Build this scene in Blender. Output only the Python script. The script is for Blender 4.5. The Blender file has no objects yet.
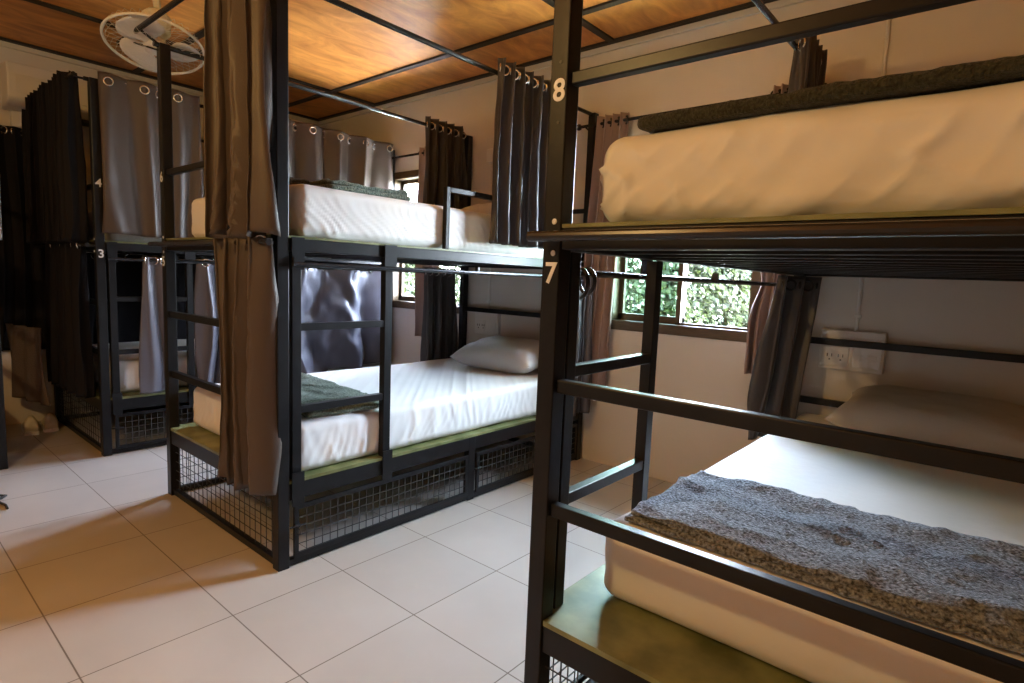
import bpy, bmesh, math, random
from mathutils import Vector, Matrix, noise
random.seed(7)
PI = math.pi
S = bpy.context.scene
COL = S.collection

# ---------------------------------------------------------------- camera
F = 579.49
YAW, PITCH, ROLL = -0.7036545, 0.1088463, 0.0398987
CAM = Vector((0, 0, 1.1))
_f = Vector((math.sin(YAW)*math.cos(PITCH), math.cos(YAW)*math.cos(PITCH), -math.sin(PITCH)))
_r = Vector((math.cos(YAW), -math.sin(YAW), 0)); _u = _r.cross(_f)
_r2 = math.cos(ROLL)*_r + math.sin(ROLL)*_u; _u2 = -math.sin(ROLL)*_r + math.cos(ROLL)*_u
cd = bpy.data.cameras.new('camera'); cam = bpy.data.objects.new('camera', cd); COL.objects.link(cam)
cd.sensor_width = 36; cd.lens = F/1024*36; cd.clip_start = 0.02
cam.matrix_world = Matrix(((_r2.x, _u2.x, -_f.x, CAM.x), (_r2.y, _u2.y, -_f.y, CAM.y), (_r2.z, _u2.z, -_f.z, CAM.z), (0, 0, 0, 1)))
S.camera = cam

# ---------------------------------------------------------------- world, sun, exposure
w = bpy.data.worlds.new('world'); S.world = w; w.use_nodes = True
nt = w.node_tree; bg = nt.nodes['Background']
tc = nt.nodes.new('ShaderNodeTexCoord'); sx = nt.nodes.new('ShaderNodeSeparateXYZ'); rp = nt.nodes.new('ShaderNodeValToRGB')
nt.links.new(tc.outputs['Generated'], sx.inputs[0]); nt.links.new(sx.outputs['Z'], rp.inputs[0]); nt.links.new(rp.outputs[0], bg.inputs[0])
rp.color_ramp.elements[0].position = 0.0; rp.color_ramp.elements[0].color = (0.82, 0.845, 1.0, 1)
rp.color_ramp.elements[1].position = 0.8; rp.color_ramp.elements[1].color = (0.60, 0.70, 1.0, 1)
bg.inputs[1].default_value = 118.0
sd = bpy.data.lights.new('sun', 'SUN'); sun = bpy.data.objects.new('sun', sd); COL.objects.link(sun)
sd.energy = 380; sd.angle = 0.02; sd.color = (1.0, 0.94, 0.94)
sun.rotation_euler = Vector((0.30, -0.36, -1.0)).to_track_quat('-Z', 'Y').to_euler()
S.view_settings.view_transform = 'Standard'; S.view_settings.look = 'None'
S.view_settings.gamma = 1; S.view_settings.use_curve_mapping = False
S.view_settings.exposure = 0.0
S.cycles.max_bounces = 10; S.cycles.diffuse_bounces = 6; S.cycles.glossy_bounces = 4
S.cycles.transparent_max_bounces = 12; S.cycles.caustics_reflective = False; S.cycles.caustics_refractive = False
S.cycles.sample_clamp_indirect = 0
S.cycles.use_guiding = True
LAMP = Vector((-1.47, -0.70, 2.24)); LAMP_W = 64; LAMP_C = (1.0, 0.645, 0.23)

YW = 2.988; XL = -4.95; XR = 1.9; YF = -2.6; ZC = 2.46

# ---------------------------------------------------------------- materials
M = {}
def mat(name, col, rough=0.5, metal=0.0, bump=0.0, bscale=60, var=0.0, vscale=4, col2=None, sheen=0.0, spec=0.5, coat=0.0, vstretch=(1, 1, 1)):
    m = bpy.data.materials.new(name); m.use_nodes = True; n = m.node_tree; b = n.nodes['Principled BSDF']
    b.inputs['Base Color'].default_value = (*col, 1); b.inputs['Roughness'].default_value = rough
    b.inputs['Metallic'].default_value = metal; b.inputs['Specular IOR Level'].default_value = spec
    if sheen: b.inputs['Sheen Weight'].default_value = sheen; b.inputs['Sheen Roughness'].default_value = 0.4
    if coat: b.inputs['Coat Weight'].default_value = coat; b.inputs['Coat Roughness'].default_value = 0.2
    t = n.nodes.new('ShaderNodeTexCoord'); mp = n.nodes.new('ShaderNodeMapping'); mp.inputs['Scale'].default_value = vstretch
    n.links.new(t.outputs['Object'], mp.inputs[0])
    if var or col2:
        no = n.nodes.new('ShaderNodeTexNoise'); no.inputs['Scale'].default_value = vscale; no.inputs['Detail'].default_value = 5
        n.links.new(mp.outputs[0], no.inputs['Vector'])
        r = n.nodes.new('ShaderNodeValToRGB'); n.links.new(no.outputs[0], r.inputs[0])
        c2 = col2 or tuple(c*(1-var) for c in col)
        r.color_ramp.elements[0].position = 0.35; r.color_ramp.elements[0].color = (*c2, 1)
        r.color_ramp.elements[1].position = 0.65; r.color_ramp.elements[1].color = (*col, 1)
        n.links.new(r.outputs[0], b.inputs['Base Color'])
    if bump:
        no = n.nodes.new('ShaderNodeTexNoise'); no.inputs['Scale'].default_value = bscale; no.inputs['Detail'].default_value = 4
        n.links.new(mp.outputs[0], no.inputs['Vector'])
        bp = n.nodes.new('ShaderNodeBump'); bp.inputs['Strength'].default_value = bump; bp.inputs['Distance'].default_value = 0.01
        n.links.new(no.outputs[0], bp.inputs['Height']); n.links.new(bp.outputs[0], b.inputs['Normal'])
    M[name] = m
    return m
mat('black_steel', (0.011, 0.011, 0.013), 0.36, 0.0, 0.03, 90, 0.35, 12, spec=0.28)
mat('rod_steel', (0.03, 0.03, 0.035), 0.25, 0.3)
mat('wire', (0.035, 0.035, 0.035), 0.45)
mat('chrome', (0.75, 0.75, 0.75), 0.2, 1.0)
mat('plate', (0.80, 0.84, 0.92), 0.5)
mat('sheet', (0.80, 0.80, 0.80), 0.75, bump=0.12, bscale=30, sheen=0.2)
mat('sheet_cream', (0.74, 0.65, 0.50), 0.8, bump=0.12, bscale=30, sheen=0.2)
mat('pillow_case', (0.62, 0.61, 0.60), 0.8, bump=0.2, bscale=35)
mat('pillow_beige', (0.60, 0.54, 0.46), 0.8, bump=0.2, bscale=35)
mat('satin', (0.050, 0.045, 0.048), 0.42, bump=0.10, bscale=220, spec=0.5, sheen=0.15)
mat('satin_shaded', (0.010, 0.009, 0.011), 0.7, bump=0.10, bscale=220, spec=0.15)  # near-black satin: shade of the far-left corner put into the colour
mat('satin_blue', (0.105, 0.105, 0.135), 0.42, bump=0.10, bscale=220, spec=0.5, sheen=0.15)
mat('satin_brown', (0.080, 0.060, 0.050), 0.5, bump=0.10, bscale=220, spec=0.35, sheen=0.1)
mat('mauve_cloth', (0.33, 0.235, 0.21), 0.5, bump=0.15, bscale=200, sheen=0.2)
mat('grey_cloth', (0.10, 0.095, 0.105), 0.5, bump=0.15, bscale=200)
mat('green_ply', (0.25, 0.27, 0.12), 0.38, bump=0.05, bscale=14, col2=(0.11, 0.125, 0.045), vscale=9)
mat('wall', (0.70, 0.66, 0.60), 0.9, bump=0.10, bscale=40, var=0.06, vscale=1.5)
mat('trim_white', (0.66, 0.63, 0.58), 0.5)
mat('plastic', (0.72, 0.70, 0.66), 0.4)
mat('plastic_dark', (0.03, 0.03, 0.03), 0.5)
mat('brown_frame', (0.095, 0.062, 0.030), 0.35, var=0.3, vscale=20, vstretch=(1, 1, 8))
mat('batten', (0.020, 0.012, 0.009), 0.6)
mat('cup', (0.70, 0.66, 0.55), 0.6)
mat('beige_towel_shaded', (0.12, 0.09, 0.075), 0.95, bump=0.4, bscale=150)  # beige cloth darkened, corner shade mixed into its colour
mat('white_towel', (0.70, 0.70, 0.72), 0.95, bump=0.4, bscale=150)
mat('leaf', (0.024, 0.038, 0.005), 0.5, var=0.5, vscale=3); M['leaf'].node_tree.nodes['Principled BSDF'].inputs['Transmission Weight'].default_value = 0.0
mat('concrete', (0.62, 0.60, 0.57), 0.9, bump=0.3, bscale=30, var=0.15, vscale=3)
mat('bark', (0.10, 0.07, 0.04), 0.9, bump=0.5, bscale=20)
mat('grass', (0.05, 0.07, 0.025), 0.9, bump=0.5, bscale=40, var=0.5, vscale=6)
mat('roofing', (0.25, 0.20, 0.16), 0.9)
mat('blade', (0.72, 0.70, 0.66), 0.35)

def blanket_mat(name, c1, c2):
    m = mat(name, c1, 0.95, bump=1.0, bscale=190, col2=c2, vscale=150, sheen=0.1)
    return m
blanket_mat('blanket_grey', (0.40, 0.45, 0.55), (0.055, 0.06, 0.07))
blanket_mat('blanket_green', (0.25, 0.31, 0.25), (0.07, 0.10, 0.08))
blanket_mat('blanket_dark', (0.060, 0.060, 0.035), (0.025, 0.025, 0.015))
blanket_mat('blanket_brown', (0.09, 0.07, 0.05), (0.03, 0.025, 0.018))

def crease(name, kz, fs, ft, strength, tilt2, dist=.014):
    n = M[name].node_tree; b = n.nodes['Principled BSDF']; t = n.nodes.new('ShaderNodeTexCoord')
    def dot(v):
        d = n.nodes.new('ShaderNodeVectorMath'); d.operation = 'DOT_PRODUCT'; d.inputs[1].default_value = v
        n.links.new(t.outputs['Object'], d.inputs[0]); return d.outputs['Value']
    prev = None
    for sgn, q in ((1, 1.0), (-1, tilt2)):
        c = n.nodes.new('ShaderNodeCombineXYZ')
        n.links.new(dot((fs*q, fs*q, sgn*kz*fs*q)), c.inputs[0]); n.links.new(dot((-ft*sgn, -ft*sgn, ft*2)), c.inputs[1])
        no = n.nodes.new('ShaderNodeTexNoise'); no.noise_type = 'RIDGED_MULTIFRACTAL'; no.inputs['Scale'].default_value = 1; no.inputs['Detail'].default_value = 2
        n.links.new(c.outputs[0], no.inputs['Vector'])
        bp = n.nodes.new('ShaderNodeBump'); bp.inputs['Strength'].default_value = strength; bp.inputs['Distance'].default_value = dist
        n.links.new(no.outputs[0], bp.inputs['Height'])
        if prev: n.links.new(prev, bp.inputs['Normal'])
        prev = bp.outputs[0]
    n.links.new(prev, b.inputs['Normal'])
for nm in ('sheet_diagonal', 'sheet_gathered', 'sheet_creased'): mat(nm, (0.80, 0.80, 0.80), 0.75, bump=0.12, bscale=30, sheen=0.2)
crease('sheet_creased', -.9, 5, 2.2, 1.0, .55, .035); crease('sheet_diagonal', 1.0, 5, 1.2, 0.9, .6); crease('sheet_gathered', .25, 14, 1.5, 0.8, .6)
def floor_mat():
    m = bpy.data.materials.new('floor_tile'); m.use_nodes = True; n = m.node_tree; b = n.nodes['Principled BSDF']
    t = n.nodes.new('ShaderNodeTexCoord'); mp = n.nodes.new('ShaderNodeMapping')
    mp.inputs['Location'].default_value = (1.365+0.405*20, -0.770+0.40*20, 0)
    br = n.nodes.new('ShaderNodeTexBrick'); br.offset = 0; br.inputs['Scale'].default_value = 1
    br.inputs['Brick Width'].default_value = 0.405; br.inputs['Row Height'].default_value = 0.40
    br.inputs['Mortar Size'].default_value = 0.0022; br.inputs['Mortar Smooth'].default_value = 0.2
    br.inputs['Color1'].default_value = (0.60, 0.57, 0.53, 1); br.inputs['Color2'].default_value = (0.55, 0.525, 0.49, 1)
    br.inputs['Mortar'].default_value = (0.20, 0.17, 0.14, 1)
    n.links.new(t.outputs['Object'], mp.inputs[0]); n.links.new(mp.outputs[0], br.inputs['Vector'])
    no = n.nodes.new('ShaderNodeTexNoise'); no.inputs['Scale'].default_value = 3; no.inputs['Detail'].default_value = 6
    mx = n.nodes.new('ShaderNodeMixRGB'); mx.blend_type = 'MULTIPLY'; mx.inputs[0].default_value = 0.25
    n.links.new(t.outputs['Object'], no.inputs['Vector']); n.links.new(br.outputs['Color'], mx.inputs[1]); n.links.new(no.outputs[0], mx.inputs[2])
    n.links.new(mx.outputs[0], b.inputs['Base Color']); b.inputs['Roughness'].default_value = 0.42
    M['floor_tile'] = m
floor_mat()
def ceiling_mat():
    m = bpy.data.materials.new('ceiling_ply'); m.use_nodes = True; n = m.node_tree; b = n.nodes['Principled BSDF']
    t = n.nodes.new('ShaderNodeTexCoord'); mp = n.nodes.new('ShaderNodeMapping'); mp.inputs['Scale'].default_value = (3.5, 1.2, 1)
    no = n.nodes.new('ShaderNodeTexNoise'); no.inputs['Scale'].default_value = 2.2; no.inputs['Detail'].default_value = 9; no.inputs['Distortion'].default_value = 1.2; no.inputs['Roughness'].default_value = 0.62
    r = n.nodes.new('ShaderNodeValToRGB'); e = r.color_ramp.elements
    e[0].position = 0.28; e[0].color = (0.46, 0.155, 0.028, 1); e[1].position = 0.68; e[1].color = (0.88, 0.40, 0.10, 1)
    n.links.new(t.outputs['Object'], mp.inputs[0]); n.links.new(mp.outputs[0], no.inputs['Vector']); n.links.new(no.outputs[0], r.inputs[0])
    n.links.new(r.outputs[0], b.inputs['Base Color']); b.inputs['Roughness'].default_value = 0.42
    M['ceiling_ply'] = m
ceiling_mat()
def glass_mat(name, col, gl=0.06):
    m = bpy.data.materials.new(name); m.use_nodes = True; n = m.node_tree; n.nodes.clear()
    o = n.nodes.new('ShaderNodeOutputMaterial'); tr = n.nodes.new('ShaderNodeBsdfTransparent'); g = n.nodes.new('ShaderNodeBsdfGlossy'); mx = n.nodes.new('ShaderNodeMixShader')
    tr.inputs[0].default_value = (*col, 1); g.inputs['Roughness'].default_value = 0.03; mx.inputs[0].default_value = gl
    n.links.new(tr.outputs[0], mx.inputs[1]); n.links.new(g.outputs[0], mx.inputs[2]); n.links.new(mx.outputs[0], o.inputs[0]); M[name] = m
glass_mat('glass_green', (0.42, 0.53, 0.46)); glass_mat('glass_clear', (0.93, 0.97, 0.95), 0.04)
m = bpy.data.materials.new('bulb'); m.use_nodes = True; b = m.node_tree.nodes['Principled BSDF']
b.inputs['Emission Color'].default_value = (*LAMP_C, 1); b.inputs['Emission Strength'].default_value = 8; M['bulb'] = m

# ---------------------------------------------------------------- mesh helpers
def link(name, bm, m, parent=None, smooth=False, bevel=0):
    bmesh.ops.recalc_face_normals(bm, faces=bm.faces)
    me = bpy.data.meshes.new(name); bm.to_mesh(me); bm.free()
    if smooth:
        for p in me.polygons: p.use_smooth = True
    o = bpy.data.objects.new(name, me); COL.objects.link(o); me.materials.append(M[m])
    if parent: o.parent = parent
    if bevel:
        b = o.modifiers.new('bevel', 'BEVEL'); b.width = bevel; b.segments = 2; b.limit_method = 'ANGLE'
    return o
def new(): return bmesh.new()
def box(bm, x0, x1, y0, y1, z0, z1):
    v = [bm.verts.new((x, y, z)) for x in (x0, x1) for y in (y0, y1) for z in (z0, z1)]
    for f in ((0, 1, 3, 2), (4, 6, 7, 5), (0, 4, 5, 1), (2, 3, 7, 6), (0, 2, 6, 4), (1, 5, 7, 3)):
        bm.faces.new([v[i] for i in f])
def tube(bm, pts, r, n=10, closed=False):
    pts = [Vector(p) for p in pts]; N = len(pts); rings = []
    prev = None
    for i, p in enumerate(pts):
        a = pts[(i-1) % N] if (closed or i > 0) else p; c = pts[(i+1) % N] if (closed or i < N-1) else p
        d = (c-a).normalized()
        if prev is None:
            s = d.cross(Vector((0, 0, 1)));
            if s.length < 0.1: s = d.cross(Vector((1, 0, 0)))
        else: s = prev - d*prev.dot(d)
        s.normalize(); prev = s; t = d.cross(s)
        rr = r[i] if isinstance(r, (list, tuple)) else r
        rings.append([bm.verts.new(p + rr*(math.cos(2*PI*k/n)*s + math.sin(2*PI*k/n)*t)) for k in range(n)])
    for i in range(N if closed else N-1):
        A, B = rings[i], rings[(i+1) % N]
        for k in range(n): bm.faces.new((A[k], A[(k+1) % n], B[(k+1) % n], B[k]))
    if not closed:
        bm.faces.new(rings[0]); bm.faces.new(rings[-1][::-1])
def torus(bm, c, axis, R, r, n=20, k=8):
    ax = Vector(axis).normalized(); s = ax.orthogonal().normalized(); t = ax.cross(s); c = Vector(c)
    tube(bm, [c + R*(math.cos(2*PI*i/n)*s + math.sin(2*PI*i/n)*t) for i in range(n)], r, k, closed=True)
def lathe(bm, c, prof, n=24, axis=(0, 0, 1)):
    ax = Vector(axis).normalized(); s = ax.orthogonal().normalized(); t = ax.cross(s); c = Vector(c)
    rings = [[bm.verts.new(c + ax*h + max(r, 1e-4)*(math.cos(2*PI*k/n)*s + math.sin(2*PI*k/n)*t)) for k in range(n)] for r, h in prof]
    for A, B in zip(rings, rings[1:]):
        for k in range(n): bm.faces.new((A[k], A[(k+1) % n], B[(k+1) % n], B[k]))
    bm.faces.new(rings[0]); bm.faces.new(rings[-1][::-1])
def tag(o, label=None, cat=None, group=None, kind=None):
    if label: o['label'] = label
    if cat: o['category'] = cat
    if group: o['group'] = group
    if kind: o['kind'] = kind
    return o
def empty(name, loc, label, cat, group=None):
    o = bpy.data.objects.new(name, None); COL.objects.link(o); o.location = loc
    o.empty_display_size = 0.1
    return tag(o, label, cat, group)
def struct(name, bm, m, **k): return tag(link(name, bm, m, **k), kind='structure')
def child(name, bm, m, root, **k):
    """bm is in world coordinates; shift it into the root's frame."""
    q = Vector((0, 0, 0)); r = root
    while r is not None: q += Vector(r.location); r = r.parent
    bmesh.ops.translate(bm, verts=bm.verts, vec=-q)
    return link(name, bm, m, root, **k)
def bx(*a):
    bm = new(); box(bm, *a); return bm

# ---------------------------------------------------------------- room shell
b = new(); box(b, XL-.12, XR+.12, YF-.12, YW+.14, -0.12, 0.0); struct('floor', b, 'floor_tile')
b = new(); box(b, XL-.12, XR+.12, YF-.12, YW+.14, ZC, ZC+.04); struct('ceiling', b, 'ceiling_ply')
b = new(); box(b, XL-.35, XR+.35, YF-.35, YW+1.0, ZC+.05, ZC+.16); struct('trim_1', b, 'roofing')  # unseen roof, eave extended to keep direct sun out of the windows
W1 = (-1.815, -0.925, 0.825, 1.90); W2 = (-3.875, -2.985, 0.825, 1.90)
b = new(); T0, T1 = YW, YW+.13
box(b, XL, W2[0], T0, T1, 0, ZC); box(b, W2[1], W1[0], T0, T1, 0, ZC); box(b, W1[1], XR, T0, T1, 0, ZC)
for W in (W1, W2): box(b, W[0], W[1], T0, T1, 0, W[2]); box(b, W[0], W[1], T0, T1, W[3], ZC)
struct('wall_back', b, 'wall')
struct('wall_left', bx(XL-.12, XL, YF, YW+.13, 0, ZC), 'wall')
struct('wall_right', bx(XR, XR+.12, YF, YW+.13, 0, ZC), 'wall')
struct('wall_front', bx(XL-.12, XR+.12, YF-.12, YF, 0, ZC), 'wall')
k = 2
for x in (-4.07, -1.85, 0.37): struct('trim_%d' % k, bx(x-.02, x+.02, YF, YW, ZC-.012, ZC), 'batten'); k += 1
for y in (2.56, 1.50, 0.44, -.62, -1.68): struct('trim_%d' % k, bx(XL, XR, y-.02, y+.02, ZC-.0115, ZC), 'batten'); k += 1
struct('trim_%d' % k, bx(XL, XR, YW-.05, YW, ZC-.014, ZC), 'batten'); k += 1
struct('trim_%d' % k, bx(XL, XL+.05, YF, YW, ZC-.014, ZC), 'batten'); k += 1
struct('trim_%d' % k, bx(XL, XR, YW-.022, YW, ZC-.045, ZC-.014), 'trim_white', bevel=.003); k += 1
struct('trim_%d' % k, bx(XL, XL+.022, YF, YW, ZC-.045, ZC-.014), 'trim_white', bevel=.003); k += 1

def window(idx, W, left_glass):
    x0, x1, z0, z1 = W; f = .056; y0, y1 = YW-.012, YW+.10
    b = new(); box(b, x0, x1, y0, y1, z0, z0+f); box(b, x0, x1, y0, y1, z1-f, z1)
    box(b, x0, x0+f, y0, y1, z0+f, z1-f); box(b, x1-f, x1, y0, y1, z0+f, z1-f)
    root = struct('window_%d' % idx, b, 'brown_frame', bevel=.003)
    xm = (x0+x1)/2; s = .028
    b = new(); ya, yb = YW+.055, YW+.08; a0, a1, c0, c1 = x0+f, xm+.015, z0+f, z1-f
    box(b, a0, a1, ya, yb, c0, c0+s+.012); box(b, a0, a1, ya, yb, c1-s, c1); box(b, a0, a0+s, ya, yb, c0, c1); box(b, a1-s, a1, ya, yb, c0, c1)
    sash = link('sash', b, 'brown_frame', root, bevel=.002)
    link('pane', bx(a0+s, a1-s, ya+.010, ya+.015, c0+s, c1-s), left_glass, sash)
    b = new(); ya, yb = YW+.02, YW+.045; a0, a1 = xm-.013, x1-f; s2 = .013
    box(b, a0, a1, ya, yb, c0, c0+s2); box(b, a0, a1, ya, yb, c1-s2, c1); box(b, a0, a0+s, ya, yb, c0, c1); box(b, a1-s2, a1, ya, yb, c0, c1)
    sash = link('sash', b, 'brown_frame', root, bevel=.002)
    link('pane', bx(a0+s, a1-s2, ya+.010, ya+.015, c0+s2, c1-s2), 'glass_clear', sash)
window(1, W1, 'glass_green'); window(2, W2, 'glass_clear')

# ---------------------------------------------------------------- outdoors
b = new(); box(b, -16, 8, YW+.2, 16, -.35, -.25); tag(link('lawn', b, 'grass'), 'green lawn outside below the windows', 'grass', kind='structure')
b = new(); box(b, -14, 6, YW+.9, 5.0, -.2499, -.20); tag(link('path', b, 'concrete'), 'pale concrete path outside below the windows', 'path', kind='structure')
def bush(x, y, h, r, n, label, seed):
    rnd = random.Random(seed); b = new()
    for i in range(n):
        u = rnd.uniform(-1, 1); th = rnd.uniform(0, 2*PI); rr = rnd.uniform(.4, 1.0)
        s = math.sqrt(1-u*u); p = Vector((r*rr*s*math.cos(th), r*.75*rr*s*math.sin(th), h*.5 + h*.52*rr*u))
        k = .8 + .35*noise.noise(p*2.2+Vector((seed, 0, 0))); p.x *= k; p.y *= k
        a = Vector((rnd.gauss(0, 1), rnd.gauss(0, 1), rnd.gauss(0, 1))).normalized(); c = a.orthogonal().normalized()*rnd.uniform(.013, .024); d = a.cross(c)*1.9
        q = Vector((x, y, -.25)) + p
        b.faces.new([b.verts.new(q+v) for v in (d, c, -d, -c)])
    for t in range(4):
        dx, dy = rnd.uniform(-.2, .2), rnd.uniform(-.2, .2)
        tube(b, [(x, y, -.27), (x+dx, y+dy, -.25+h*.6)], [.03, .012], 6)
    return tag(link('bush', b, 'leaf'), label, 'bush', 'bushes outside the windows')
spots = [(-1.1, 6.4, 'sunlit bush outside, at the right edge of the near window view'), (-2.5, 6.0, 'sunlit bush outside, behind the clear right pane of the near window'),
         (-3.9, 6.3, 'green bush outside, behind the tinted left pane of the near window'), (-5.5, 6.2, 'bush outside between the two window views'),
         (-7.0, 6.0, 'sunlit bush outside, filling the far window'), (-8.6, 6.4, 'bush outside at the left edge of the far window view')]
for i, (x, y, l) in enumerate(spots): bush(x, y, 2.0 + .15*math.sin(i*2.1), 1.05, 15000, l, i)

# ---------------------------------------------------------------- bunk beds
def curve_num(txt, x, y, z, parent, size=.062, face='y'):
    c = bpy.data.curves.new('number', 'FONT'); c.body = txt; c.size = size; c.extrude = .0006; c.offset = .0012; c.align_x = 'CENTER'; c.align_y = 'CENTER'
    c.materials.append(M['plate']); o = bpy.data.objects.new('bed_number', c); COL.objects.link(o); o.parent = parent
    bpy.context.view_layer.update(); dg = bpy.context.evaluated_depsgraph_get()
    me = bpy.data.meshes.new_from_object(o.evaluated_get(dg)); bpy.data.objects.remove(o)
    o = bpy.data.objects.new('bed_number', me); COL.objects.link(o); o.parent = parent
    if not me.materials: me.materials.append(M['plate'])
    q = Vector(parent.location); o.location = Vector((x, y, z)) - q; o.rotation_euler = (PI/2, 0, PI/2 if face == 'x' else 0)
    o['label'] = 'white number %s' % txt
P = .044
def wire_panel(b, axis, a0, a1, c, z0, z1, sp=.045, t=.0013):
    n = max(1, round((a1-a0)/sp)); m = max(1, round((z1-z0)/sp))
    for i in range(1, n):
        a = a0+(a1-a0)*i/n
        if axis == 'x': box(b, a-t, a+t, c-t, c+t, z0, z1)
        else: box(b, c-t, c+t, a-t, a+t, z0, z1)
    for j in range(1, m):
        z = z0+(z1-z0)*j/m
        if axis == 'x': box(b, a0, a1, c+t, c+3*t, z-t, z+t)
        else: box(b, c+t, c+3*t, a0, a1, z-t, z+t)
def bunk(x0, x1, y0, y1, front, lo, up, label, guard=True):
    zf_ = 2.06 if lo in '13' else 2.105
    root = empty('bunk_bed', ((x0+x1)/2, (y0+y1)/2, 0), label, 'bunk bed', 'black steel bunk beds')
    BS = 'black_steel'; ch = lambda n, b, m=BS, p=root, **k: child(n, b, m, p, **k)
    posts = []
    for x in (x0, x1-P):
        for y in (y0, y1-P):
            posts.append(ch('post', bx(x, x+P, y, y+P, 0, 2.07), bevel=.003))
            if y == y0:
                for zz in (1.545, 1.425): b = new(); lathe(b, (x+.025, y-.001, zz), [(.0035, 0), (.0035, .003)], 8, (0, 1, 0)); child('screw', b, 'plastic_dark', posts[-1])
    xf0, xf1 = (x1-P, x1) if front > 0 else (x0, x0+P)
    ym = y0+1.0
    ch('mid_post', bx(xf0+.005, xf1-.005, ym-.022, ym+.022, 0, .3199), bevel=.002)
    for nm, za, zb in (('base_frame', .255, .32), ('upper_frame', 1.164, 1.209)):
        b = new()
        box(b, x0+.006, x0+.044, y0+P, y1-P, za, zb); box(b, x1-.044, x1-.006, y0+P, y1-P, za, zb)
        box(b, x0+P, x1-P, y0+.006, y0+.044, za, zb); box(b, x0+P, x1-P, y1-.044, y1-.006, za, zb)
        fr = ch(nm, b, bevel=.003)
        if nm == 'upper_frame':
            for i in range(12):
                yy = y0+.12+i*(y1-y0-.2)/12
                child('cross_slat', bx(x0+.044, x1-.044, yy, yy+.03, 1.17, 1.2005), BS, fr, bevel=.002)
        else:
            for i in range(5):
                yy = y0+.3+i*.33
                child('cross_slat', bx(x0+.044, x1-.044, yy, yy+.03, .28, .3195), BS, fr)
    ch('floor_rail', bx(x0+P, x1-P, y0+.01, y0+.035, .006, .03)); ch('floor_rail', bx(xf0+.012, xf0+.037, y0+P, y1-P, .006, .028))
    xb = x0+.02 if front > 0 else x1-.02
    ch('floor_rail', bx(xb-.012, xb+.012, y0+P, y1-P, .006, .03)); ch('floor_rail', bx(x0+P, x1-P, y1-.035, y1-.01, .006, .03))
    e = .004
    for nm, za in (('lower_deck', .3202), ('upper_deck', 1.2092)):
        th = .012 if za < 1 else .008
        b = new(); box(b, x0+P+.001, x1-P-.001, y0+e, y1-e, za, za+th)
        box(b, x0+e, x0+P+.001, y0+P+.001, y1-P-.001, za, za+th); box(b, x1-P-.001, x1-e, y0+P+.001, y1-P-.001, za, za+th)
        ch(nm, b, 'green_ply')
    for y in (y0+.012, y1-.037):
        for z, h in ((.855, .03), (.575, .03), (1.500, .026)):
            ch('end_rail', bx(x0+P, x1-P, y, y+.025, z, z+h), bevel=.003)
    # foot mesh and rear mesh
    b = new(); wire_panel(b, 'x', x0+P, x1-P, y0+.022, .03, .255); ch('wire_mesh', b, 'wire')
    b = new(); wire_panel(b, 'y', y0+P, y1-P, xb, .03, .255); ch('wire_mesh', b, 'wire')
    # ladder
    xl = (xf0+xf1)/2; b = new()
    ya, yb = y0+.058, y0+.462
    lad = child('ladder', bx(xl-.016, xl+.016, ya, ya+.036, .3325, 1.1619), BS, root, bevel=.002)
    def lch(n, b, m=BS): return child(n, b, m, lad, bevel=.002)
    lch('ladder_upright', bx(xl-.016, xl+.016, yb, yb+.036, .3325, 1.1619))
    for z in (.88, .577): lch('rung', bx(xl-.013, xl+.013, ya+.036, yb, z, z+.027))
    xo = xf1+.0005 if front > 0 else xf0-.0055
    ch('bracket', bx(xo, xo+.005, yb-.012, yb+.048, 1.125, 1.213)); ch('bracket', bx(xo, xo+.005, ya-.006, ya+.042, 1.10, 1.213))
    ch('bracket', bx(xo, xo+.005, yb-.006, yb+.042, .235, .36)); ch('bracket', bx(xo, xo+.005, ya-.006, ya+.042, .235, .36))
    # guard loop
    if guard:
        b = new(); yg0, yg1 = y0+.79, y0+1.62; xg = xl
        box(b, xg-.012, xg+.012, yg0, yg0+.024, 1.2175, 1.492); box(b, xg-.012, xg+.012, yg1-.024, yg1, 1.2175, 1.492); box(b, xg-.012, xg+.012, yg0+.024, yg1-.024, 1.468, 1.492)
        ch('guard_rail', b, bevel=.003)
    # cage doors
    xd = xf1-.010 if front > 0 else xf0-.002; sg = 1 if front > 0 else -1
    for d0, d1 in ((y0+.062, ym-.03), (ym+.03, y1-.058)):
        b = new(); t = .018; a, c = xd, xd+.012
        box(b, a, c, d0, d1, .032, .032+t); box(b, a, c, d0, d1, .235-t, .235); box(b, a, c, d0, d0+t, .032+t, .235-t); box(b, a, c, d1-t, d1, .032+t, .235-t)
        door = ch('cage_door', b, bevel=.0015)
        b = new(); wire_panel(b, 'y', d0+t, d1-t, (a+c)/2, .032+t, .235-t, .034); child('wire_mesh', b, 'wire', door)
        b = new(); xk = xf1+.008 if front > 0 else xf0-.008
        torus(b, (xk+sg*.012, d0+.005, .142), (0, 1, 0), .013, .002, 14, 6)
        box(b, min(xk, xd+.006), max(xk, xd+.006), d0, d0+.02, .15, .166); tube(b, [(xk, d0-.02, .158), (xk, d0+.04, .158)], .0035, 8)
        child('latch', b, 'rod_steel', door)
    # curtain rods
    r = .011
    def rod(p, q, z, ends=True):
        b = new(); tube(b, [p, q], r, 12)
        return ch('curtain_rod', b, 'rod_steel', smooth=False)
    xs = (x0+.025, x1-.025)
    for x in xs:
        rod((x, y0-.02, 2.062), (x, y1-.005, 2.062), 0)
        b = new(); xi = x + (.04 if x == xs[0] else -.04)
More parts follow.
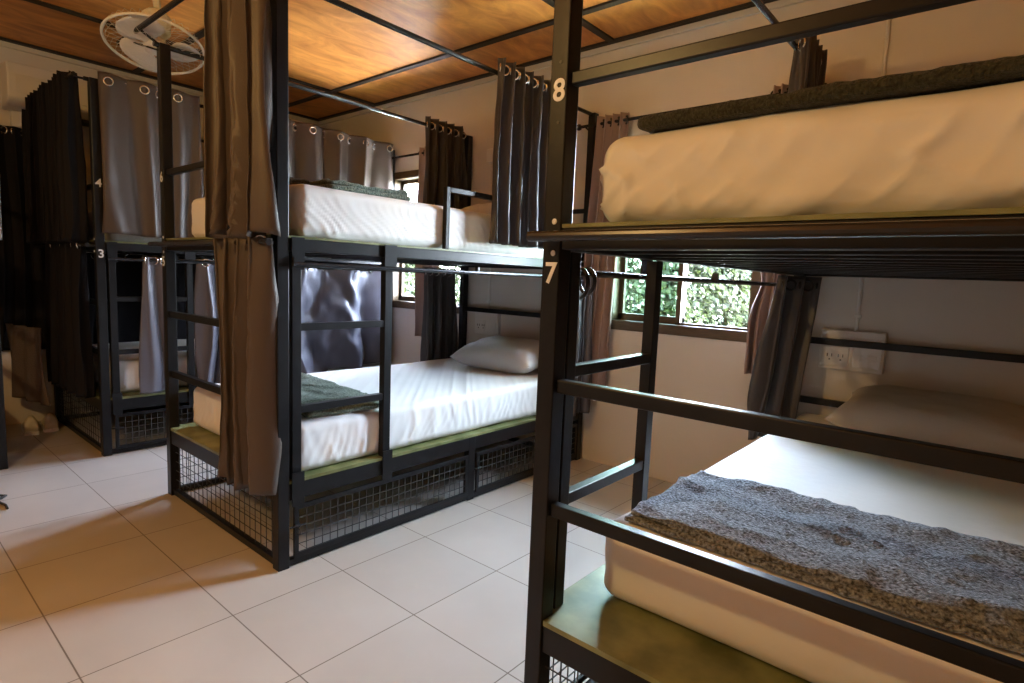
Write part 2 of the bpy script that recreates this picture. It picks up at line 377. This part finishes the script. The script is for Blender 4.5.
    for x in (x0-.014, x1+.014):
        b = new(); tube(b, [(x, y0+.05, 1.118), (x, y1-.01, 1.118)], .009, 10)
        for yy in (y0+.055, y0+.98, y1-.04): box(b, min(x, x+.02 if x < xs[0] else x-.02), max(x, x+.02 if x < xs[0] else x-.02), yy, yy+.012, 1.112, 1.145)
        ch('curtain_rod', b, 'rod_steel')
    rod((x0-.24 if up != '8' else x0-.03, y0-.075, zf_), (x1+.03, y0-.075, zf_), 0)
    for x in xs: b = new(); tube(b, [(x, y0+.01, 2.06), (x, y0-.075, zf_)], .006, 8); ch('rod_bracket', b, 'rod_steel')
    if up != '8': b = new(); tube(b, [(xs[0], y0, 2.04), (xs[0]-.2, y0-.075, zf_)], .004, 8); ch('rod_brace', b, 'rod_steel')
    rod((x0-.002, y0-.045, 1.188), (x1+.03, y0-.045, 1.188), 0)
    for x in xs: ch('rod_bracket', bx(x-.006, x+.006, y0-.045, y0, 1.182, 1.194), 'rod_steel')
    # numbers
    xn = x0+.025 if lo != '3' and lo != '5' else x0+.025
    if lo == '3': xn = x1-.025
    if lo in '13':
        for tx, zz in ((up, 1.522), (lo, 1.142)): curve_num(tx, x1+.0015, y0+.024, zz, root, face='x')
    else: curve_num(up, xn, y0-.0015, 1.487 if up == '8' else 1.49, root); curve_num(lo, xn, y0-.0015, 1.112, root)
    for zz in (1.156, 1.222): b = new(); lathe(b, (xn+.004, y0-.003, zz), [(.0055, 0), (.0065, .001), (.0055, .0028)], 10, (0, 1, 0)); ch('screw_cap', b, 'plate')
    return root
Y0 = 1.0; Y1 = 2.965
bunk(-0.772, 0.300, Y0, Y1, -1, '7', '8', 'nearest black steel bunk bed, numbered 7 and 8, on the right', guard=False)
bunk(-2.99, -1.92, Y0, Y1, 1, '5', '6', 'middle black steel bunk bed numbered 5 and 6 with side ladder', guard=True)
bunk(-4.90, -3.81, .95, Y1, 1, '3', '4', 'far black steel bunk bed numbered 3 and 4, against the left wall', guard=False)
bunk(-4.93, -3.90, -1.42, .55, 1, '1', '2', 'black steel bunk bed numbered 1 and 2, added beside the left wall to shade the corner', guard=False)  # added out of view to block lamp light from the left corner

# ---------------------------------------------------------------- mattresses
def soft_box(x0, x1, y0, y1, z0, z1, r, st, disp, n_seed=0):
    b = new(); nx = max(2, int((x1-x0)/st)); ny = max(2, int((y1-y0)/st)); nz = max(3, int((z1-z0)/st))
    ix = [x0+(x1-x0)*i/nx for i in range(nx+1)]; iy = [y0+(y1-y0)*i/ny for i in range(ny+1)]; iz = [z0+(z1-z0)*i/nz for i in range(nz+1)]
    V = {}
    def vt(i, j, k):
        if (i, j, k) in V: return V[(i, j, k)]
        p = Vector((ix[i], iy[j], iz[k]))
        q = Vector((min(max(p.x, x0+r), x1-r), min(max(p.y, y0+r), y1-r), min(max(p.z, z0+r), z1-r)))
        d = p-q; nrm = d.normalized() if d.length > 1e-9 else Vector((0, 0, 1))
        p = q + nrm*r
        p = p + nrm*disp(p, nrm)
        V[(i, j, k)] = b.verts.new(p); return V[(i, j, k)]
    for i in range(nx):
        for j in range(ny):
            for k in (0, nz): b.faces.new((vt(i, j, k), vt(i+1, j, k), vt(i+1, j+1, k), vt(i, j+1, k)))
    for i in range(nx):
        for k in range(nz):
            for j in (0, ny): b.faces.new((vt(i, j, k), vt(i+1, j, k), vt(i+1, j, k+1), vt(i, j, k+1)))
    for j in range(ny):
        for k in range(nz):
            for i in (0, nx): b.faces.new((vt(i, j, k), vt(i, j+1, k), vt(i, j+1, k+1), vt(i, j, k+1)))
    return b
def ridge(v): return 1-abs(2*(v-math.floor(v))-1)
def sheet_disp(x0, x1, y0, y1, z0, z1, amp, mode, seed, slant=-1.8):
    def d(p, n):
        out = 0.004*noise.noise(p*5+Vector((seed, 0, 0)))
        side = max(0, 1-abs(n.z)*1.1)
        if side > 0:
            a = p.y if abs(n.x) > abs(n.y) else p.x
            h = (z1-p.z)/(z1-z0)
            low = min(1, max(0, h*1.6))
            if mode == 'pleat':
                s = a*22 - h*slant + 1.6*noise.noise(Vector((a*4, h*1.5, seed)))
                wv = ridge(s)**3; am = .4+.9*abs(noise.noise(Vector((a*6, seed, 3))))*2
                out += side*amp*low*(wv*am-.2)
            elif mode == 'diag':
                s = a*13 + h*1.9 + 1.3*noise.noise(Vector((a*3, h*1.2, seed)))
                wv = ridge(s)**7; am = abs(noise.noise(Vector((a*5+9, h*2, seed))))*3
                s2 = a*7 - h*1.3 + 1.5*noise.noise(Vector((a*2, h*2, seed+5)))
                out += side*amp*(wv*am + .8*ridge(s2)**6*abs(noise.noise(Vector((a*4, h*2, seed+8))))*3) * min(1, h*4)
            else:
                out += side*amp*.8*noise.noise(Vector((a*3, h*2.2, seed)))
            hem = max(0, (h-.86)/.14)
            out -= side*hem*.010
        else:
            u = noise.noise(Vector((p.x*2.2+p.y*1.1, p.y*3.0, seed)))
            out += amp*.35*u
        return out
    return d
def mattress(x0, x1, y0, y1, z0, z1, label, mode, amp, m='sheet', st=.014, r=.035, seed=1, slant=-1.8):
    b = soft_box(x0, x1, y0, y1, z0, z1, r, st, sheet_disp(x0, x1, y0, y1, z0, z1, amp, mode, seed, slant))
    return tag(link('mattress', b, m, smooth=True), label, 'mattress', 'sheeted mattresses on the bunks')
zl, zu = .333, 1.218
mattress(-0.695, 0.25, 1.175, 2.955, zl, .530, 'white sheeted lower mattress of the nearest bunk with a charcoal blanket across it', 'soft', .008, 'sheet', seed=2, r=.045)
mattress(-0.705, 0.25, 1.085, 2.955, zu, 1.412, 'cream wrinkled mattress on the upper deck of the nearest bunk', 'diag', .009, 'sheet_creased', st=.009, seed=5, r=.05)
mattress(-2.93, -1.955, 1.09, 2.955, zl, .530, 'white mattress with gathered sheet on the lower deck of the middle bunk', 'pleat', .006, 'sheet_gathered', st=.010, seed=11)
mattress(-2.93, -1.955, 1.10, 2.955, zu, 1.410, 'white mattress with slanting sheet creases on the upper deck of the middle bunk', 'pleat', .0055, 'sheet_diagonal', st=.009, seed=17, slant=3.6)
mattress(-4.85, -3.90, 1.04, 2.955, zl, .530, 'shaded lower mattress of the far bunk by the left wall', 'soft', .006, 'sheet', st=.03, seed=21)
mattress(-4.85, -3.90, 1.05, 2.955, zu, 1.410, 'upper mattress of the far bunk, showing below its satin curtain', 'soft', .006, 'sheet', st=.03, seed=25)

# ---------------------------------------------------------------- pillows, blankets
def pillow(c, sx, sy, h, rz, tilt, label, m):
    b = new(); n = 36; V = []
    for side in (1, -1):
        g = []
        for i in range(n+1):
            row = []
            for j in range(n+1):
                u, v = 2*i/n-1, 2*j/n-1
                e = max(0, (1-u**4))*max(0, (1-v**4)); z = side*h*.5*(e**.55)
                pin = 1-.09*(1-u*u)*abs(v)**3; pin2 = 1-.09*(1-v*v)*abs(u)**3
                z += .006*noise.noise(Vector((u*3, v*3, side)))*e + .004*e*ridge(u*2+v*1.3+noise.noise(Vector((u*2, v*2, 4))))**3
                row.append(b.verts.new((u*sx/2*pin2, v*sy/2*pin, z)))
            g.append(row)
        for i in range(n):
            for j in range(n): b.faces.new((g[i][j], g[i+1][j], g[i+1][j+1], g[i][j+1]))
    bmesh.ops.remove_doubles(b, verts=b.verts, dist=.0005)
    o = link('pillow', b, m, smooth=True); o.location = c; o.rotation_euler = (tilt, 0, rz)
    return tag(o, label, 'pillow', 'pillows at the wall end of the mattresses')
pillow((-2.36, 2.735, .625), .60, .40, .17, .10, .16, 'white pillow at the wall end of the lower middle mattress', 'pillow_case')
pillow((-0.17, 2.72, .625), .66, .42, .17, -.04, .14, 'beige-grey pillow under the wall socket on the nearest lower mattress', 'pillow_beige')
pillow((-2.40, 2.72, 1.485), .60, .40, .14, -.05, .08, 'pillow on the upper middle mattress, half behind the dark curtain', 'pillow_case')

def fold_blanket(x0, x1, y0, y1, z0, h, layers, label, m, rz=0, seed=0, wav=.012, lump=1.0):
    """folded blanket: stacked rounded layers with uneven edges"""
    cx, cy = (x0+x1)/2, (y0+y1)/2; b = new(); t = h/layers
    for L in range(layers):
        sh = .012*noise.noise(Vector((L*3.1, seed, 0))); ins = .008*L
        def dd(p, n, L=L):
            o = .010*lump*noise.noise(Vector((p.x*9, p.y*9, L*2+seed))) + .004*noise.noise(Vector((p.x*40, p.y*40, p.z*40)))
            if abs(n.z) < .6: o += wav*noise.noise(Vector((p.x*5, p.y*5, L*3+seed)))
            elif L == layers-1 and n.z > 0: o += lump*.012*noise.noise(Vector((p.x*3.5, p.y*11, seed))) + lump*.006*ridge(p.x*4+p.y*9+2*noise.noise(Vector((p.x*4, p.y*4, seed))))**4
            return o
        s = soft_box(x0-cx+ins+sh, x1-cx-ins+sh, y0-cy+ins, y1-cy-ins, L*t+.001*(L > 0), (L+1)*t+.004, min(t*.45, .012), .012, dd)
        tmp = bpy.data.meshes.new('tmp'); s.to_mesh(tmp); s.free(); b.from_mesh(tmp); bpy.data.meshes.remove(tmp)
    zmin = min(v.co.z for v in b.verts)
    for v in b.verts:
        if v.co.z < .0: v.co.z *= .2
    o = link('blanket', b, m, smooth=True); o.location = (cx, cy, z0); o.rotation_euler = (0, 0, rz)
    return tag(o, label, 'blanket', 'folded fleece blankets across the mattresses')
fold_blanket(-0.645, 0.25, 1.195, 1.635, .534, .027, 2, 'charcoal fleece blanket folded across the nearest lower mattress', 'blanket_grey', seed=3)
fold_blanket(-0.615, 0.24, 1.088, 1.40, 1.4125, .022, 1, 'dark green blanket lying along the foot of the nearest upper mattress', 'blanket_dark', seed=6, wav=.003, lump=.25)
fold_blanket(-2.72, -1.975, 1.17, 1.52, .534, .042, 2, 'sage green blanket folded behind the ladder on the lower middle mattress', 'blanket_green', seed=9, rz=-.04)
fold_blanket(-2.45, -2.02, 1.27, 1.66, 1.4135, .036, 2, 'sage green folded blanket on the upper middle mattress', 'blanket_green', seed=12)
fold_blanket(-2.62, -2.15, 1.115, 1.265, 1.4135, .04, 1, 'flat brown blanket beside the green one on the upper middle mattress', 'blanket_brown', seed=14)

# ---------------------------------------------------------------- curtains
def curtain(p0, p1, zr, zb, folds, amp, label, m, flare=1.0, head=.04, seed=0, group='bunk curtains', tie=None, grom='chrome', skew=0.0, bamp=None, wr=.004, bulge=0, nogrom=False, rag=.0, irr=.9):
    """cloth hung from a rod between p0 and p1 (xy); zr rod height, zb hem height"""
    p0, p1 = Vector((*p0, 0)), Vector((*p1, 0)); L = (p1-p0).length; d = (p1-p0)/L; nrm = Vector((d.y, -d.x, 0))
    nu = max(24, int(folds*14)); nv = 44; b = new(); g = []; bamp = bamp if bamp is not None else amp*1.25
    zt = zr+head; mid = (p0+p1)/2
    for j in range(nv+1):
        v = j/nv; z = zt+(zb-zt)*v; row = []
        wf = 1+(flare-1)*v
        if tie: wf *= 1-tie[1]*math.exp(-((z-tie[0])/.10)**2)
        A = amp+(bamp-amp)*v
        for i in range(nu+1):
            u = i/nu; ph = u*folds*2*PI
            ph += irr*noise.noise(Vector((u*folds*.5, v*1.1, seed)))*(.35+v*1.8)*2
            am = A*(1+.45*noise.noise(Vector((u*folds*.5, v*.8, seed+3))))
            if tie: am *= 1-.5*math.exp(-((z-tie[0])/.12)**2)
            a = (u-.5)*L*wf + skew*v*L
            off = am*math.sin(ph) + .35*am*math.sin(ph*1.7+seed)*min(1, v*3) + wr*noise.noise(Vector((u*L*16, z*9, seed+7))) + bulge*math.sin(PI*v)
            q = mid + d*(a + .3*am*math.sin(2*ph)) + nrm*off
            zz = z + (.006+rag)*v*noise.noise(Vector((u*folds*1.1, seed, 1)))
            row.append(b.verts.new((q.x, q.y, zz)))
        g.append(row)
    for j in range(nv):
        for i in range(nu): b.faces.new((g[j][i], g[j][i+1], g[j+1][i+1], g[j+1][i]))
    root = empty('curtain', (mid.x, mid.y, zb), label, 'curtain', group)
    c = child('cloth', b, m, root, smooth=True)
    s = c.modifiers.new('thickness', 'SOLIDIFY'); s.thickness = .0022; s.offset = 0
    if not nogrom:
        ng = max(2, int(folds*2)); k = 0
        for i in range(ng):
            u = (i+.5)/ng*.999; u = (round(u*folds*2)/(folds*2)) if False else (i+.5)/ng
            ph = u*folds*2*PI
            q = mid + d*((u-.5)*L)
            ax = d + nrm*(.9*(1 if i % 2 == 0 else -1)*min(1, amp/.02)) if folds/L > 8 else nrm + d*.25*(1 if i % 2 else -1)
            bmm = new(); off = 0 if folds/L > 8 else amp*math.sin(ph)
            torus(bmm, q + nrm*off + Vector((0, 0, zr)), ax, .021, .0045, 18, 6)
            child('grommet', bmm, grom, root, smooth=True); k += 1
            if k > 14: break
    return root
yr = Y0-.075; yr2 = Y0-.045
curtain((-2.21, yr), (-1.87, yr), 2.105, 1.205, 3.6, .040, 'brown satin upper curtain gathered at the foot of the middle bunk', 'satin_brown', flare=1.08, seed=1, rag=.02, skew=.02, irr=1.6)
curtain((-2.25, yr2), (-1.925, yr2), 1.188, .30, 3.6, .036, 'dark satin lower curtain gathered at the foot of the middle bunk', 'satin_brown', flare=1.03, seed=2, head=.015, rag=.012, irr=1.3)
curtain((-1.893, 2.05), (-1.893, 2.47), 2.062, 1.262, 6, .036, 'dark upper curtain gathered on the right-hand rod of the middle bunk', 'satin', flare=1.05, seed=3)
curtain((-2.965, 2.545), (-2.965, 2.90), 2.062, 1.28, 5, .034, 'dark upper curtain gathered at the wall end, left-hand rod of the middle bunk', 'satin', flare=1.1, seed=4, head=.05)
curtain((-3.004, 2.60), (-3.004, 2.90), 1.118, .36, 5, .030, 'dark lower curtain gathered at the wall end, left-hand rod of the middle bunk', 'satin', flare=1.0, seed=5, head=.03)
curtain((-1.906, 2.76), (-1.906, 2.93), 1.118, .32, 5, .045, 'grey lower curtain bunched by the wall post of the middle bunk', 'grey_cloth', flare=1.1, seed=6, head=.03, grom='rod_steel')
curtain((-3.80, .985), (-3.80, 1.50), 2.062, 1.255, 3, .020, 'satin upper curtain panel nearest the foot post of the far bunk', 'satin_brown', seed=7, head=.045, bamp=.022)
curtain((-3.80, 1.52), (-3.80, 2.94), 2.062, 1.25, 6.5, .026, 'long satin upper curtain drawn along the side of the far bunk', 'satin_brown', seed=8, head=.045)
curtain((-3.796, 1.17), (-3.796, 1.29), 1.118, .345, 1.5, .018, 'grey lower curtain strip spreading downward behind the far bunk ladder', 'satin_blue', flare=1.7, seed=9, head=.02)
curtain((-3.796, 1.46), (-3.796, 1.98), 1.118, .35, 3, .03, 'bluish satin lower curtain of the far bunk, beside its narrow strip', 'satin_blue', seed=10, head=.02)
curtain((-3.780, 2.05), (-3.780, 2.86), 1.118, .36, 2.2, .045, 'satin lower curtain of the far bunk seen through the middle ladder', 'satin_blue', flare=.95, seed=11, head=.03, wr=.03, rag=.09, irr=1.5)
curtain((-4.83, .875), (-3.86, .875), 2.06, 1.2, 12, .035, 'dark upper curtain gathered across the foot of the far bunk', 'satin_shaded', seed=12, head=.03)
curtain((-4.60, .905), (-3.90, .905), 1.188, .33, 6, .028, 'dark lower curtain across the foot of the far bunk', 'satin_shaded', seed=13, head=.03)
curtain((-.72, 2.52), (-.72, 2.84), 2.062, 1.30, 5, .032, 'short dark upper curtain at the wall end of the nearest bunk', 'satin', flare=1.05, seed=14, head=.05)
curtain((-.765, 2.66), (-.645, 2.88), 1.118, .44, 2.5, .026, 'slate satin lower curtain slanting at the wall end of the nearest bunk', 'satin', flare=1.12, seed=15, head=.04, skew=-.40, grom='rod_steel')
curtain((-4.845, 1.05), (-4.845, 2.88), 1.14, .36, 9, .018, 'added dark lower curtain standing in for shade on the wall side of the far bunk', 'satin_shaded', seed=33, head=.02)  # added to make the wall behind the far bunk read as shade
# window curtains
curtain((-1.90, 2.925), (-1.70, 2.925), 2.0, .47, 4, .024, 'mauve-brown curtain hanging left of the near window', 'mauve_cloth', skew=-.28, seed=16, group='window curtains', grom='rod_steel')
curtain((-.935, 2.925), (-.79, 2.925), 2.0, .68, 4, .024, 'mauve-brown curtain pinched in the middle, right of the near window', 'mauve_cloth', flare=1.25, seed=17, group='window curtains', tie=(1.13, .45), grom='rod_steel')
curtain((-3.455, 2.925), (-3.22, 2.925), 2.0, .63, 4, .024, 'mauve-brown curtain inside the right part of the far window', 'mauve_cloth', seed=18, group='window curtains', grom='rod_steel')
curtain((-4.05, 2.925), (-3.86, 2.925), 2.0, .63, 3, .022, 'pale mauve curtain hanging left of the far window', 'mauve_cloth', seed=19, group='window curtains', grom='rod_steel')
for x0, x1, l in ((-2.03, -.72, 'black curtain rod over the near window'), (-4.12, -3.0, 'black curtain rod over the far window')):
    r = empty('curtain_rod', ((x0+x1)/2, 2.925, 2.0), l, 'curtain rod', 'window curtain rods')
    b = new(); tube(b, [(x0, 2.925, 2.0), (x1, 2.925, 2.0)], .009, 12); child('pole', b, 'rod_steel', r)
    for x in (x0, x1):
        b = new(); lathe(b, (x, 2.925, 2.0), [(.006, -.016), (.017, -.010), (.019, 0), (.017, .010), (.006, .016)], 14, (1, 0, 0)); child('finial', b, 'rod_steel', r, smooth=True)
    for x in (x0+.05, x1-.05):
        b = new(); tube(b, [(x, 2.925, 1.992), (x, YW-.002, 1.975)], .005, 8); box(b, x-.012, x+.012, YW-.006, YW, 1.95, 2.0); child('bracket', b, 'rod_steel', r)
# rings hanging on the nearest bunk's lower rod
for yy, R, l in ((1.135, .026, 'small black curtain ring on the rod by post 7'), (1.165, .036, 'large black curtain ring hanging behind post 7'), (1.20, .030, 'black curtain ring farthest from post 7 on its rod')):
    b = new(); torus(b, (-.786, yy, 1.118-R+.012), (.35, 1, .0), R, .005, 24, 8); tag(link('curtain_ring', b, 'rod_steel', smooth=True), l, 'curtain ring', 'black curtain rings')

# ---------------------------------------------------------------- wall fittings
def wall_box(x0, x1, z0, z1, label, sockets, cat='socket box'):
    r = empty('socket_box', ((x0+x1)/2, YW, z0), label, cat, 'white wall boxes')
    child('back_box', bx(x0, x1, YW-.035, YW, z0, z1), 'plastic', r, bevel=.004)
    if sockets:
        w = (x1-x0)
        child('cover_plate', bx(x0+.008, x0+w*.47, YW-.041, YW-.0352, z0+.018, z0+.105), 'plastic', r, bevel=.002)
        child('cover_plate', bx(x0+w*.53, x1-.008, YW-.041, YW-.0352, z0+.018, z1-.03), 'plastic', r, bevel=.002)
        for k, xc in enumerate((x0+.045, x0+.090)):
            b = new(); box(b, xc-.012, xc-.008, YW-.0425, YW-.0412, z0+.058, z0+.072); box(b, xc+.006, xc+.010, YW-.0425, YW-.0412, z0+.058, z0+.072)
            lathe(b, (xc, YW-.0412, z0+.046), [(.004, 0), (.004, -.0013)], 8, (0, 1, 0))
            child('socket_holes', b, 'plastic_dark', r)
        child('switch', bx(x0+w*.62, x0+w*.9, YW-.0445, YW-.0412, z0+.05, z0+.075), 'plastic', r, bevel=.001)
    return r
wall_box(-.64, -.385, .745, .925, 'white double socket box on the wall above the nearest pillow', True)
wall_box(-2.86, -2.64, .700, .865, 'white socket box on the wall above the middle bunk pillow', True)
wall_box(-2.80, -2.70, 1.875, 1.965, 'small beige switch box high on the wall between curtains of the middle bunk', False, 'switch box')
def conduit(x, z0, z1, l):
    b = new(); tube(b, [(x, YW-.009, z0), (x, YW-.009, z1)], .008, 10)
    for z in (z0+.06, (z0+z1)/2, z1-.05): box(b, x-.013, x+.013, YW-.018, YW, z, z+.014)
    tag(link('conduit', b, 'plastic'), l, 'conduit', 'white wall conduits')
conduit(-.505, .925, 2.40, 'white conduit running up from the socket above the nearest pillow')
conduit(-2.755, .865, 1.875, 'white conduit between the socket and switch boxes behind the middle bunk')
b = new(); lathe(b, (-4.90, 2.95, 2.30), [(.02, 0), (.045, .03), (.05, .06), (.02, .08)], 16)
tube(b, [(-4.90, 2.95, 2.30), (-4.90, 2.95, 2.05)], .008, 8); tag(link('conduit', b, 'plastic', smooth=True), 'white cable and round junction in the far left corner under the ceiling', 'conduit', 'white wall conduits')

# ---------------------------------------------------------------- air conditioner
ac = empty('air_conditioner', (XL, 1.2, 2.02), 'beige-white air conditioner high on the left wall', 'air conditioner')
b = new(); prof = [(0, 2.03), (.17, 2.03), (.215, 2.08), (.22, 2.22), (.20, 2.29), (0, 2.30)]; ys = (.76, 1.52); rings = []
for y in ys: rings.append([b.verts.new((XL+.002+x, y, z)) for x, z in prof])
for i in range(len(prof)): j = (i+1) % len(prof); b.faces.new((rings[0][i], rings[0][j], rings[1][j], rings[1][i]))
b.faces.new(rings[0]); b.faces.new(rings[1][::-1]); child('housing', b, 'plastic', ac, bevel=.012)
child('air_vent', bx(XL+.05, XL+.19, .86, 1.42, 2.012, 2.0295), 'plastic_dark', ac, bevel=.003)
child('front_panel', bx(XL+.223, XL+.228, .80, 1.48, 2.11, 2.20), 'plastic', ac, bevel=.003)
child('pipe_cover', bx(XL+.002, XL+.06, .80, .87, 1.93, 2.0295), 'plastic', ac, bevel=.006)

# ---------------------------------------------------------------- ceiling fan (orbit fan)
FC = Vector((-3.045, 1.013, 2.08)); FN = Vector((.257, -.152, -.954)).normalized()
fan = empty('ceiling_fan', FC, 'white caged fan hanging from the ceiling near bed 6', 'fan')
s = FN.orthogonal().normalized(); t = FN.cross(s); R = .198
def fr(a, r, h): return FC + FN*h + r*(math.cos(a)*s + math.sin(a)*t)
b = new(); tube(b, [fr(2*PI*i/48, R, 0) for i in range(48)], .0062, 8, closed=True); child('rim', b, 'plastic', fan, smooth=True)
b = new()
for i in range(36):
    a = 2*PI*i/36; tube(b, [fr(a, R*q, h) for q, h in ((1, 0), (.93, .018), (.6, .026), (.2, .028))], .0007, 4)
for q, h in ((.93, .018), (.6, .026), (.2, .028)): tube(b, [fr(2*PI*i/32, R*q, h) for i in range(32)], .0007, 4, closed=True)
for i in range(36):
    a = 2*PI*i/36; tube(b, [fr(a, R*q, h) for q, h in ((1, 0), (.93, -.038), (.5, -.06), (.25, -.062))], .0007, 4)
child('grille', b, 'plastic', fan)
for kk in range(3):
    b = new(); n = 14; g = []; a0 = kk*2*PI/3+.4
    for i in range(n+1):
        rr = R*(.20+.72*i/n); hw = .85*math.sin(PI*(.14+.76*i/n)); row = []
        for j in range(9):
            q = j/8*2-1; row.append(b.verts.new(fr(a0+q*hw+.25*i/n, rr, .014*q)))
        g.append(row)
    for i in range(n):
        for j in range(8): b.faces.new((g[i][j], g[i+1][j], g[i+1][j+1], g[i][j+1]))
    o = child('blade', b, 'blade', fan, smooth=True); sm = o.modifiers.new('t', 'SOLIDIFY'); sm.thickness = .002
b = new(); lathe(b, FC, [(.03, .03), (.045, .02), (.045, -.02), (.03, -.03)], 20, FN); child('hub', b, 'plastic', fan, smooth=True)
b = new(); lathe(b, FC, [(.045, -.055), (.06, -.075), (.06, -.14), (.04, -.165)], 20, FN); child('motor', b, 'cup', fan, smooth=True)
b = new(); top = Vector((FC.x-.05, FC.y+.02, ZC)); m0 = FC-FN*.15
tube(b, [m0, m0+Vector((-.02, .01, .05)), Vector((top.x, top.y, ZC-.09))], .016, 10)
lathe(b, (top.x, top.y, ZC-.10), [(.03, 0), (.055, .02), (.065, .08), (.065, .0995)], 20); child('ceiling_mount', b, 'cup', fan, smooth=True)

# ---------------------------------------------------------------- ceiling lamp (behind the camera)
lp = empty('ceiling_lamp', (LAMP.x, LAMP.y, ZC), 'round warm ceiling bulb behind the camera', 'lamp')
b = new(); lathe(b, (LAMP.x, LAMP.y, ZC-.001), [(.06, 0), (.06, -.02), (.03, -.05), (.022, -.13)], 24); child('lamp_holder', b, 'plastic', lp, smooth=True)
b = new(); bmesh.ops.create_uvsphere(b, u_segments=20, v_segments=12, radius=.045); bmesh.ops.translate(b, verts=b.verts, vec=(LAMP.x, LAMP.y, 2.285)); child('bulb', b, 'bulb', lp, smooth=True)
ld = bpy.data.lights.new('lamp_light', 'POINT'); ld.energy = LAMP_W; ld.color = LAMP_C; ld.shadow_soft_size = .05
lo = bpy.data.objects.new('lamp_light', ld); COL.objects.link(lo); lo.location = (LAMP.x, LAMP.y, 2.12); 

# ---------------------------------------------------------------- dark far-left corner
curtain((XL+.035, .40), (XL+.035, .98), 1.90, .50, 6, .020, 'shade-toned curtain at the far left edge of the room, widened to darken the wall, with one metal eyelet', 'satin_shaded', seed=31, head=.03, group='bunk curtains')  # extended past its own width to darken the lamp-lit wall
b = new(); g = []
nu, nv = 20, 26
for j in range(nv+1):
    v = j/nv; row = []
    for i in range(nu+1):
        u = i/nu; wid = .42-.22*v; x = (-4.90+.10*v)*(1-u) + (-4.46+.12*v)*u; y = .72+.10*u + .015*math.sin(u*16+v*3)
        row.append(b.verts.new((x, y, .68-.46*v)))
    g.append(row)
for j in range(nv):
    for i in range(nu): b.faces.new((g[j][i], g[j][i+1], g[j+1][i+1], g[j+1][i]))
o = tag(link('hanging_cloth', b, 'beige_towel_shaded', smooth=True), 'beige cloth hanging in the dark beside the foot of the far bunk', 'cloth'); o.modifiers.new('t', 'SOLIDIFY').thickness = .006
b = new(); g = []
for j in range(15):
    v = j/14; g.append([b.verts.new((-3.93-.28*(1-u), .585+.012*math.sin(u*11+v), 1.52-.34*v+.02*u)) for u in [i/12 for i in range(13)]])
for j in range(14):
    for i in range(12): b.faces.new((g[j][i], g[j][i+1], g[j+1][i+1], g[j+1][i]))
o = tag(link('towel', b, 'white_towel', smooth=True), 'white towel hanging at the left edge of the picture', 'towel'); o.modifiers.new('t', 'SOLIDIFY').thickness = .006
def shoe(x, y, rz, l):
    r = empty('shoe', (x, y, 0), l, 'shoe', 'pair of pale shoes')
    r.rotation_euler = (0, 0, rz)
    b = new(); rings = []
    for yy, w, h in ((0, .028, .085), (.012, .036, .10), (.05, .038, .10), (.10, .036, .075), (.15, .042, .05), (.21, .044, .042), (.25, .034, .035), (.265, .012, .02)):
        rings.append([b.verts.new((math.cos(a)*w*(1-.1*max(0, math.sin(a))), yy, .018+max(0, (math.sin(a)+.35)/1.35)*h if math.sin(a) > -.35 else .018)) for a in [2*PI*k/16 for k in range(16)]])
    for A, B in zip(rings, rings[1:]):
        for k in range(16): b.faces.new((A[k], A[(k+1) % 16], B[(k+1) % 16], B[k]))
    b.faces.new(rings[0]); b.faces.new(rings[-1][::-1]); link('upper', b, 'cup', r, smooth=True)
    b = new(); out = [(-.036, 0), (-.042, .06), (-.04, .12), (-.047, .20), (-.036, .26), (0, .28), (.036, .26), (.047, .20), (.04, .12), (.042, .06), (.036, 0), (0, -.012)]
    lo_ = [b.verts.new((x_, y_, .001)) for x_, y_ in out]; hi = [b.verts.new((x_, y_, .02)) for x_, y_ in out]
    b.faces.new(lo_); b.faces.new(hi[::-1])
    for k in range(len(out)): j = (k+1) % len(out); b.faces.new((lo_[k], lo_[j], hi[j], hi[k]))
    link('sole', b, 'plastic', r)
shoe(-4.57, .765, 1.42, 'left one of two pale shoes on the floor under the beige cloth')
shoe(-4.59, .868, 1.42, 'right one of two pale shoes on the floor under the beige cloth')
b = new(); tube(b, [(-3.47, .44, .006), (-3.43, .47, .008), (-3.40, .45, .010), (-3.40, .43, .008), (-3.43, .42, .007), (-3.36, .435, .006), (-3.30, .45, .006), (-3.25, .447, .006)], .0055, 8)
tag(link('cord', b, 'plastic_dark', smooth=True), 'short black cord lying curled on the tiles at the left edge', 'cord')

# ---------------------------------------------------------------- daylight portals at the two windows
for W in (W1, W2):
    l = bpy.data.lights.new('window_portal', 'AREA'); l.shape = 'RECTANGLE'; l.size = W[1]-W[0]; l.size_y = W[3]-W[2]; l.cycles.is_portal = True
    o = bpy.data.objects.new('window_portal', l); COL.objects.link(o); o.location = ((W[0]+W[1])/2, YW+.14, (W[2]+W[3])/2); o.rotation_euler = (-PI/2, 0, 0)
